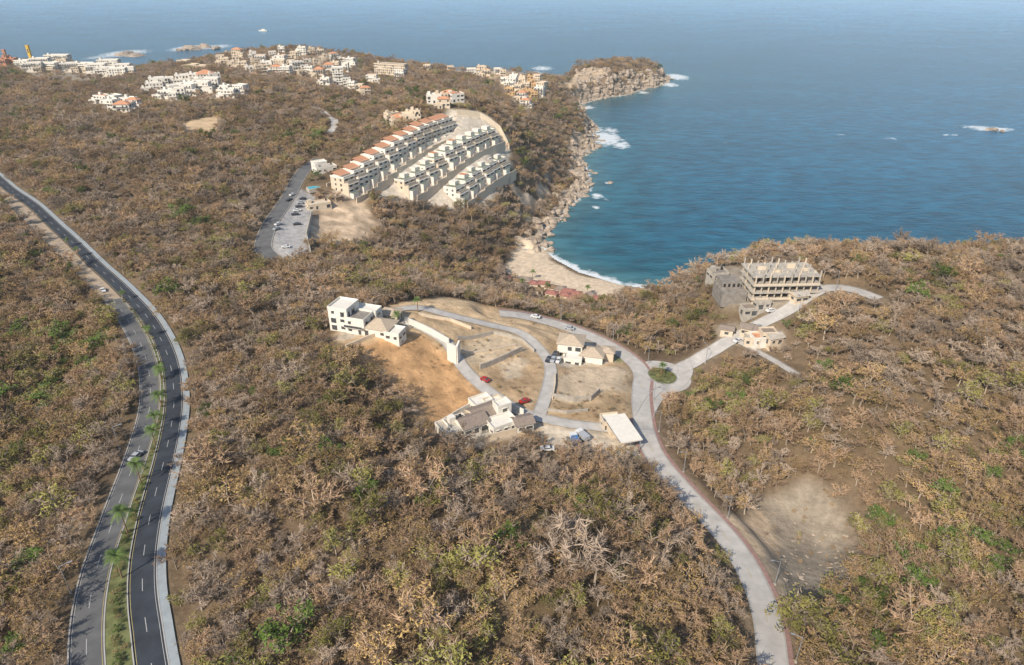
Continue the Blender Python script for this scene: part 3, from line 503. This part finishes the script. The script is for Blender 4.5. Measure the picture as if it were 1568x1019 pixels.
# ---------------------------------------------------------------- vehicles
def car(u,v,rot,paint,name='parked_car',L_=4.4):
    x,y=hit(u,v); mb=MB(); w=.88; h=L_/2
    prof=[(-h,.35),(-h,.85),(-h*.82,.95),(-h*.5,1.0),(-h*.3,1.42),(h*.35,1.42),(h*.72,.98),(h,.88),(h,.35)]
    l=[(a,-w*(.82 if b>1.1 else 1),b) for a,b in prof]; r_=[(a,w*(.82 if b>1.1 else 1),b) for a,b in prof]
    mb.poly(l,paint); mb.poly(r_[::-1],paint)
    for i in range(len(prof)):
        j=(i+1)%len(prof); m_='glass' if (i in (3,5)) else paint
        mb.poly([l[i],r_[i],r_[j],l[j]],m_)
    for s_ in (-1,1): mb.poly([(-h*.44,s_*.90,1.02),(h*.58,s_*.90,1.02),(h*.33,s_*.76,1.36),(-h*.28,s_*.76,1.36)],'glass')
    for a in (-h*.62,h*.62):
        for s_ in (-1,1): mb.cyl((a,s_*.72,.33),(a,s_*.93,.33),.33,.33,10,'rubber')
    mb.box(h-.02,h+.03,-.7,-.4,.6,.78,'line'); mb.box(h-.02,h+.03,.4,.7,.6,.78,'line')
    return mb.obj(name,(x,y,G(x,y)+.23),math.radians(rot))
car(209,702,75,'scar','moving_car'); car(158,447,130,'wcar','moving_car'); car(743,584,-40,'red',L_=3.6); car(803,617,30,'red',L_=3.6); car(968,706,80,'wcar','moving_car')
for u,v,r_,c in [(840,553,70,'dcar'),(847,553,70,'scar'),(855,554,70,'wcar'),(850,545,70,'dcar'),(452,330,20,'dcar'),(455,324,20,'wcar'),(458,318,20,'dcar'),(461,312,20,'scar'),(464,306,20,'dcar'),(448,300,60,'wcar'),(443,308,60,'dcar'),(426,345,60,'wcar'),(424,352,60,'scar'),(438,380,10,'wcar'),(455,345,20,'dcar'),(838,690,0,'wcar'),(820,487,-20,'wcar'),(872,505,-20,'scar'),(1130,524,30,'wcar'),(1180,478,20,'wcar'),(1160,503,20,'scar')]: car(u,v,r_,c)
for u,v in ((880,678),(892,672)):
    x,y=hit(u,v); mb=MB(); mb.box(-2.5,.8,-1.1,1.1,.9,2.3,'blue' if u==880 else 'scar'); mb.box(1,2.6,-1.1,1.1,.6,2.4,'wcar'); mb.box(2.45,2.63,-.9,.9,1.5,2.2,'glass'); mb.box(-2.5,2.5,-.5,.5,.5,.88,'black')
    for a in (-1.6,1.7):
        for s_ in (-1,1): mb.cyl((a,s_*.8,.45),(a,s_*1.12,.45),.45,.45,10,'rubber')
    mb.obj('small_truck',(x,y,G(x,y)+.05),R.random()*3)
x,y=hit(862,684); mb=MB(); 
for i in range(14): a,c=R.uniform(-6,6),R.uniform(-4,4); s_=R.uniform(.3,.9); mb.box(a-s_,a+s_,c-s_*.5,c+s_*.5,-1,R.uniform(.3,1.1),R.choice(['conc','wood','cream','cream','dconc']))
mb.obj('building_material_stacks',(x,y,G(x,y)),.2)
c=onz(403,48,0); mb=MB(); k=[(-12,-3.5,0),(6,-3.5,0),(13,0,0),(6,3.5,0),(-12,3.5,0)]; t=[(a*1.05,b_*1.1,3) for a,b_,_ in k]; mb.poly(t,'white')
for i in range(5): mb.poly([k[i],k[(i+1)%5],t[(i+1)%5],t[i]],'white')
mb.box(-6,4,-2.2,2.2,3.003,6,'white'); mb.box(4,4.1,-1.8,1.8,4.2,5.6,'glass'); mb.obj('motor_boat',(c[0],c[1],-.3),3.1)
def lamp(x,y,rot):
    mb=MB(); mb.cyl((0,0,-.5),(0,0,8),.12,.07,8,'metal'); mb.cyl((0,0,7.9),(1.8,0,8.4),.06,.05,6,'metal'); mb.box(1.6,2.5,-.15,.15,8.33,8.5,'metal'); mb.box(-.25,.25,-.25,.25,-.5,.35,'conc'); mb.obj('street_lamp',(x,y,G(x,y)+.2),rot)
def along(k,s_,off):
    p=roads[k][0]; i=min(len(p)-2,int(s_*len(p))); t=p[i+1]-p[i]; t/=np.hypot(*t); nr=np.array([t[1],-t[0]]); q=p[i]+nr*off; return q[0],q[1],math.atan2(nr[1],nr[0])
for i in range(11):
    x,y,a=along('hw',.06+i*.085,-7.4 if i>2 else -9.2); lamp(x,y,a)
for i in range(9):
    x,y,a=along('main',.08+i*.1,4.8); lamp(x,y,a+math.pi)
for i in range(4):
    x,y,a=along('east',.15+i*.22,3.9); lamp(x,y,a+math.pi)
def palm(u,v,h=7,sc_=1,xy=None):
    x,y=xy or hit(u,v); mb=MB(); R_=random.Random(int(x*10)); bx=R_.uniform(-.5,.5)
    for i in range(5): mb.cyl((bx*(i/5)**2,0,h*i/5-.3*(i==0)),(bx*((i+1)/5)**2,0,h*(i+1)/5),.2-.02*i,.18-.02*i,8,'wood')
    for k in range(26):
        az=k*2.4+R_.uniform(-.2,.2); el=R_.uniform(-.2,1.1); Lf=R_.uniform(2.6,3.6)*sc_; prev=None
        for s_ in range(8):
            t=s_/7; r_=Lf*t*math.cos(el)*(1-.12*t); zz=h+Lf*(t*math.sin(el)-.55*t*t); c=Vector((bx+r_*math.cos(az),r_*math.sin(az),zz))
            if prev is not None:
                sd_=Vector((-math.sin(az),math.cos(az),0)); wd=.75*math.sin(math.pi*min(1,t*.85+.1))*sc_
                for sg in (-1,1):
                    for q in (0,.5):
                        a=prev.lerp(c,q); b_=prev.lerp(c,q+.38); tip=a.lerp(b_,1.2)+sd_*sg*wd+Vector((0,0,-.3*wd)); mb.poly([a,b_,tip],'palm')
            prev=c
    mb.obj('palm_tree',(x,y,G(x,y)+.25))
for s_,o,h in ((.085,0,7.5),(.115,-.6,6.5),(.14,.5,6),(.155,-.3,5.5),(.175,0,5),(.20,0,5),(.25,0,4.5),(.31,0,4),(.4,0,4.5),(.425,0,4),(.06,.8,7)):
    x,y,a=along('hw',s_,o); palm(0,0,h,1.15 if h>4.9 else .7,xy=(x,y))
for u,v in ((800,442),(838,448),(815,428),(900,452),(640,478),(610,500),(1012,578)): palm(u,v,5.5,.9)
# ---------------------------------------------------------------- coastal rocks
def ico():
    import bmesh
    bm=bmesh.new(); bmesh.ops.create_icosphere(bm,subdivisions=2,radius=1); v=np.array([q.co[:] for q in bm.verts]); f=[tuple(x_.index for x_ in q.verts) for q in bm.faces]; bm.free(); return v,f
IV,IF=ico()
def rocks(name,lst):
    V=[];F=[]
    for x,y,z,s_,hz in lst:
        k=len(V); ph=rng.random(6)*6; v=IV.copy(); 
        d=1+.25*np.sin(v[:,0]*3.1+ph[0])+.22*np.sin(v[:,1]*3.7+ph[1])+.2*np.sin(v[:,2]*4.3+ph[2])+rng.normal(0,.09,len(v)); v*=d[:,None]; v[:,0]*=s_*(.7+.6*rng.random()); v[:,1]*=s_*(.7+.6*rng.random()); v[:,2]*=hz
        V+=[(a+x,b_+y,c+z) for a,b_,c in v]; F+=[tuple(i+k for i in f_) for f_ in IF]
    me=bpy.data.meshes.new(name); me.from_pydata(V,[],F); me.materials.append(M['rock']); o=bpy.data.objects.new(name,me); S.collection.objects.link(o)
lst=[]; cc=np.array(coast[14:38])
for i in range(len(cc)-1):
    a,b_=cc[i],cc[i+1]; Ls=np.hypot(*(b_-a))
    for k in range(int(Ls*1.2)):
        t=random.random(); p_=a+(b_-a)*t+rng.normal(0,7,2)
        if np.hypot(*(p_-BE))<50: continue
        dd=float(coastd(p_[0],p_[1]))
        if dd<-9 or dd>15: continue
        s_=random.choice([1,1.3,1.7,2.2,3.0,3.8])*(.8 if dd<-3 else 1); lst.append((p_[0],p_[1],max(G(*p_),-.3)*.95,s_,s_*random.uniform(.6,1.0)))
for k in range(160):
    u,v=random.uniform(880,1015),random.uniform(108,142); x,y=hit(u,v)
    if y<1000 or G(x,y)<1: continue
    s_=random.uniform(1.5,5); lst.append((x,y,G(x,y),s_,s_*random.uniform(.7,1.3)))
rocks('coastal_rocks',lst)
lst=[]
for u,v,s_,hz in [(985,118,8,15),(994,116,7,17),(1003,116,7,15),(1010,118,6,12),(1016,120,6,9),(978,126,8,12),(990,128,8,10),(1002,127,7,8),(960,136,9,11),(935,140,8,10),(945,132,9,14),(970,122,9,14)]:
    c=onz(u,v+4,0); lst.append((c[0],c[1]+10,2,s_,hz))
rocks('headland_rock_spires',lst)
lst=[(*onz(u,v,0),0,s_,s_*.5) for u,v,s_ in [(1522,200,5),(1512,199,3.5),(1535,202,3),(935,280,3),(905,262,2.5),(915,225,3),(190,84,16),(205,86,14),(295,76,18),(310,73,16),(330,76,10),(280,78,12),(1028,122,5),(900,285,3),(897,300,3)]]
rocks('sea_rocks',lst)
lst=[]
for k in range(80):
    u,v=random.uniform(1200,1310),random.uniform(800,895); x,y=hit(u,v); s_=random.uniform(.15,.6); lst.append((x,y,G(x,y),s_,s_*.6))
rocks('rubble_pile',lst)
# ---------------------------------------------------------------- forest
def tree(kind,seed):
    R=random.Random(seed); mb=MB(); h=R.uniform(5.0,7.0); lean=R.uniform(-.4,.4)
    tw,lf,nl,ls={'g':('tw1','l1',10,.16),'b':('tw2','l1',60,.18),'o':('tw2','l1',260,.24),'v':('tw1','l2',420,.28),'n':('tw1','l3',600,.31)}[kind]
    top=Vector((lean,0,h*.36)); mb.cyl((0,0,-.8),top,.15,.11,4,'bark'); tips=[]
    nlimb=R.randint(6,7)
    for i in range(nlimb):
        az=2*math.pi*i/nlimb+R.uniform(-.4,.4); el=R.uniform(.35,1.3); Ll=R.uniform(1.9,2.9)*(h/6.2)
        dv=Vector((math.cos(az)*math.cos(el),math.sin(az)*math.cos(el),math.sin(el))); st=top-Vector((0,0,R.uniform(0,.9))); e_=st+dv*Ll
        mb.cyl(st,e_,.07,.035,3,'bark')
        for j in range(5):
            a=st.lerp(e_,R.uniform(.3,1)); d2=(dv+Vector((R.gauss(0,.65),R.gauss(0,.65),R.gauss(.25,.4)))).normalized(); b_=a+d2*R.uniform(.9,1.6)
            sdv=d2.cross(Vector((R.gauss(0,1),R.gauss(0,1),R.gauss(0,1)))).normalized()*.04; mb.poly([a-sdv,a+sdv,b_],'bark')
            nt_=16 if kind in 'gb' else 7
            for k in range(nt_):
                c=a.lerp(b_,R.uniform(.1,1)); d3=(d2*.6+Vector((R.gauss(0,.8),R.gauss(0,.8),R.gauss(.1,.6)))).normalized(); L3=R.uniform(.45,1.05); e3=c+d3*L3
                sdv=d3.cross(Vector((R.gauss(0,1),R.gauss(0,1),R.gauss(0,1)))).normalized()*.062
                mb.poly([c-sdv,c+sdv,e3],tw); tips.append((c.lerp(e3,.6)))
    clumps=[R.choice(tips) for _ in range(14)]
    for i in range(nl):
        c=(R.choice(clumps) if R.random()<.55 else R.choice(tips))+Vector((R.gauss(0,.38),R.gauss(0,.38),R.gauss(0,.3))); a=Vector((R.gauss(0,1),R.gauss(0,1),R.gauss(0,.6))).normalized(); b_=a.cross(Vector((R.gauss(0,1),R.gauss(0,1),R.gauss(0,1)))).normalized(); s_=ls*R.uniform(.6,1.3)
        mb.poly([c-a*s_,c+b_*s_*.7,c+a*s_],lf)
    return mb.mesh('tree_mesh')
kinds=['g']*5+['b']*4+['o']*3+['v']*3+['n']*2
tcol=bpy.data.collections.new('forest_tree_kinds'); S.collection.children.link(tcol); tobs=[]
for i,k in enumerate(kinds):
    o=bpy.data.objects.new('tree_%02d'%i,tree(k,100+i)); tcol.objects.link(o); tobs.append(o)
P=[]
def scatter(y0,y1,sp_,scl):
    xs=np.arange(-1.05*y1-60,1.05*y1+60,sp_); ys=np.arange(y0,y1,sp_); X,Y=np.meshgrid(xs,ys); X=X+rng.uniform(-.48,.48,X.shape)*sp_; Y=Y+rng.uniform(-.48,.48,Y.shape)*sp_; X=X.ravel();Y=Y.ravel()
    k=np.abs(X)<.92*Y+65; X,Y=X[k],Y[k]; P.append(np.stack([X,Y,np.full(X.shape,scl)],1))
scatter(40,300,3.75,1.03); scatter(300,480,4.0,1.03); scatter(480,780,4.6,1.05); scatter(780,1300,5.8,1.12)
P=np.concatenate(P); ntv=look(NT,P[:,0],P[:,1]); z=look(GZ,P[:,0],P[:,1]); keep=(z>2.3)&(rng.random(len(P))>ntv*1.1)&(ntv<.93)
P=P[keep]; z=z[keep]
for x,y,r_ in EX:
    k=np.hypot(P[:,0]-x,P[:,1]-y)>r_; P=P[k]; z=z[k]
n_=len(P); gr=vn(P[:,0],P[:,1],38,5)*.6+vn(P[:,0],P[:,1],14,6)*.4
dark=np.zeros(n_)
for u,v,r_,a in [(90,560,30,.6),(140,520,22,.6),(120,600,22,.4),(30,600,25,.3),(110,450,25,.3),(60,950,30,.3),(20,700,30,.2),(900,1000,35,.3),(700,950,30,.15),(1100,600,18,.5),(1090,560,12,.4),(1100,980,20,.45),(600,450,25,.25),(720,430,25,.3),(840,455,14,.5),(500,400,22,.3),(350,400,35,.2),(550,170,40,.4),(500,150,40,.35),(480,210,30,.4),(20,215,30,.5),(1350,420,25,.2),(1300,960,25,.35),(740,910,6,.6),(640,175,25,.35),(1170,500,20,.3),(1250,800,25,.2),(1450,850,40,.15),(300,150,40,.2),(1230,480,16,.3)]:
    c=hit(u,v); dark=np.maximum(dark,a*np.exp(-((P[:,0]-c[0])**2+(P[:,1]-c[1])**2)/(r_*r_)))
near=np.clip((230-P[:,1])/150,0,1)*.06
gr=gr+dark+near; rr=rng.random(n_)
pn=np.clip((gr-.66)*.40,.012,.45); pv=np.clip((gr-.40)*.55,.045,.42); po=np.clip((gr-.2)*.45,.08,.30); pb=.30
c1=pn; c2=c1+pv; c3=c2+po; c4=c3+pb
kd=np.where(rr<c1,rng.integers(15,17,n_),np.where(rr<c2,rng.integers(12,15,n_),np.where(rr<c3,rng.integers(9,12,n_),np.where(rr<c4,rng.integers(5,9,n_),rng.integers(0,5,n_)))))
s_=P[:,2]*np.exp(rng.normal(-.03,.28,n_)); PX=np.stack([P[:,0],P[:,1],z],1)
ex=[];es=[];ek=[]
hwp=roads['hw'][0]
for i in range(0,len(hwp)-1):
    if hwp[i,1]<262:
        for _ in range(2 if hwp[i,1]<140 else 1):
            if random.random()<.75:
                q=hwp[i]+rng.normal(0,.25+(mw[i]-1)*.15,2); ex.append((q[0],q[1],G(*q)+.2)); es.append(random.uniform(.14,.3)); ek.append(random.choice([12,13,14,15,16,9]))
for i in range(14): t=random.random()*6.28; r_=random.uniform(0,4.6); q=(rc[0]+r_*math.cos(t),rc[1]+r_*math.sin(t)); ex.append((*q,G(*q)+.35)); es.append(random.uniform(.2,.5)); ek.append(random.choice([9,12,13,15]))
for u0,u1,v0,v1,cnt in ((560,740,520,640,40),(750,830,545,612,28),(845,960,605,645,45),(600,960,462,540,36),(850,960,565,612,10),(1120,1300,750,900,40),(700,810,515,560,5)):
    for i in range(cnt):
        x,y=hit(random.uniform(u0,u1),random.uniform(v0,v1))
        if look(RD,x,y)<1 or any(math.hypot(x-a,y-b_)<c*.8 for a,b_,c in EX): continue
        ex.append((x,y,G(x,y))); es.append(random.uniform(.1,.30)); ek.append(random.choice([9,10,11,12,5,6]))
PX=np.concatenate([PX,np.array(ex)]); s_=np.concatenate([s_,es]); kd=np.concatenate([kd,ek]); n_=len(PX)
me=bpy.data.meshes.new('forest'); me.vertices.add(n_); me.vertices.foreach_set('co',PX.ravel())
at=me.attributes.new('kind','INT','POINT'); at.data.foreach_set('value',kd.astype(np.int32))
at=me.attributes.new('rot','FLOAT_VECTOR','POINT'); at.data.foreach_set('vector',np.stack([rng.normal(0,.06,n_),rng.normal(0,.06,n_),rng.random(n_)*6.283],1).ravel())
at=me.attributes.new('scl','FLOAT_VECTOR','POINT'); at.data.foreach_set('vector',np.stack([s_*1.12,s_*1.12,s_*rng.uniform(.75,1.05,n_)],1).ravel())
fo_=bpy.data.objects.new('forest',me); S.collection.objects.link(fo_)
for i,o in enumerate(tobs):
    j=int(rng.integers(0,len(P))); o.location=(P[j,0]+1.5,P[j,1]+1.5,G(P[j,0]+1.5,P[j,1]+1.5)); o.parent=fo_
ng=bpy.data.node_groups.new('forest_scatter','GeometryNodeTree'); ng.interface.new_socket(name='Geometry',in_out='INPUT',socket_type='NodeSocketGeometry'); ng.interface.new_socket(name='Geometry',in_out='OUTPUT',socket_type='NodeSocketGeometry')
gi=ng.nodes.new('NodeGroupInput'); go=ng.nodes.new('NodeGroupOutput'); ip=ng.nodes.new('GeometryNodeInstanceOnPoints'); ci=ng.nodes.new('GeometryNodeCollectionInfo'); ci.inputs['Collection'].default_value=tcol; ci.inputs['Separate Children'].default_value=True; ci.inputs['Reset Children'].default_value=True
ip.inputs['Pick Instance'].default_value=True
for nm,tp,sk in (('kind','INT','Instance Index'),('rot','FLOAT_VECTOR','Rotation'),('scl','FLOAT_VECTOR','Scale')):
    a=ng.nodes.new('GeometryNodeInputNamedAttribute'); a.data_type=tp; a.inputs[0].default_value=nm; ng.links.new(a.outputs[0],ip.inputs[sk])
ng.links.new(gi.outputs[0],ip.inputs['Points']); ng.links.new(ci.outputs[0],ip.inputs['Instance']); ng.links.new(ip.outputs[0],go.inputs[0])
md=fo_.modifiers.new('scatter','NODES'); md.node_group=ng
print('TREES',n_,'terrain',GX.size)
# ---------------------------------------------------------------- thin sea haze in the air
hm=bpy.data.materials.new('air_haze'); hm.use_nodes=True; nt=hm.node_tree; nt.nodes.remove(nt.nodes['Principled BSDF']); vs=N(nt,'ShaderNodeVolumeScatter'); vs.inputs['Color'].default_value=(.85,.95,1,1); vs.inputs['Density'].default_value=.00008; vs.inputs['Anisotropy'].default_value=0
nt.links.new(vs.outputs[0],nt.nodes['Material Output'].inputs['Volume'])
hb=MB(); hb.box(-9000,9000,-2900,12000,-30,420,'white'); ho=hb.obj('sky_haze'); ho.data.materials.clear(); ho.data.materials.append(hm)
# ---------------------------------------------------------------- light
w=bpy.data.worlds.new('World'); S.world=w; w.use_nodes=True; nt=w.node_tree; sk=nt.nodes.new('ShaderNodeTexSky'); sk.sky_type='NISHITA'; sk.sun_disc=False
el=math.radians(40); az=math.radians(214); sk.sun_elevation=el; sk.sun_rotation=az; nt.links.new(sk.outputs[0],nt.nodes['Background'].inputs[0]); nt.nodes['Background'].inputs[1].default_value=.14
sl=bpy.data.lights.new('sun','SUN'); sl.energy=5.0; sl.angle=math.radians(.5); sl.color=(1,.905,.77); so=bpy.data.objects.new('sun',sl); S.collection.objects.link(so)
sv=Vector((math.sin(az)*math.cos(el),math.cos(az)*math.cos(el),math.sin(el))); so.rotation_euler=sv.to_track_quat('Z','Y').to_euler()
cam=bpy.data.cameras.new('camera'); cam.sensor_width=36; cam.lens=FP/1568*36; cam.clip_end=60000; cam.clip_start=1; co=bpy.data.objects.new('camera',cam); co.location=(0,0,CZ); co.rotation_euler=(math.pi/2-PITCH,0,0); S.collection.objects.link(co); S.camera=co
S.view_settings.view_transform='Standard'; S.view_settings.look='None'; S.view_settings.exposure=0
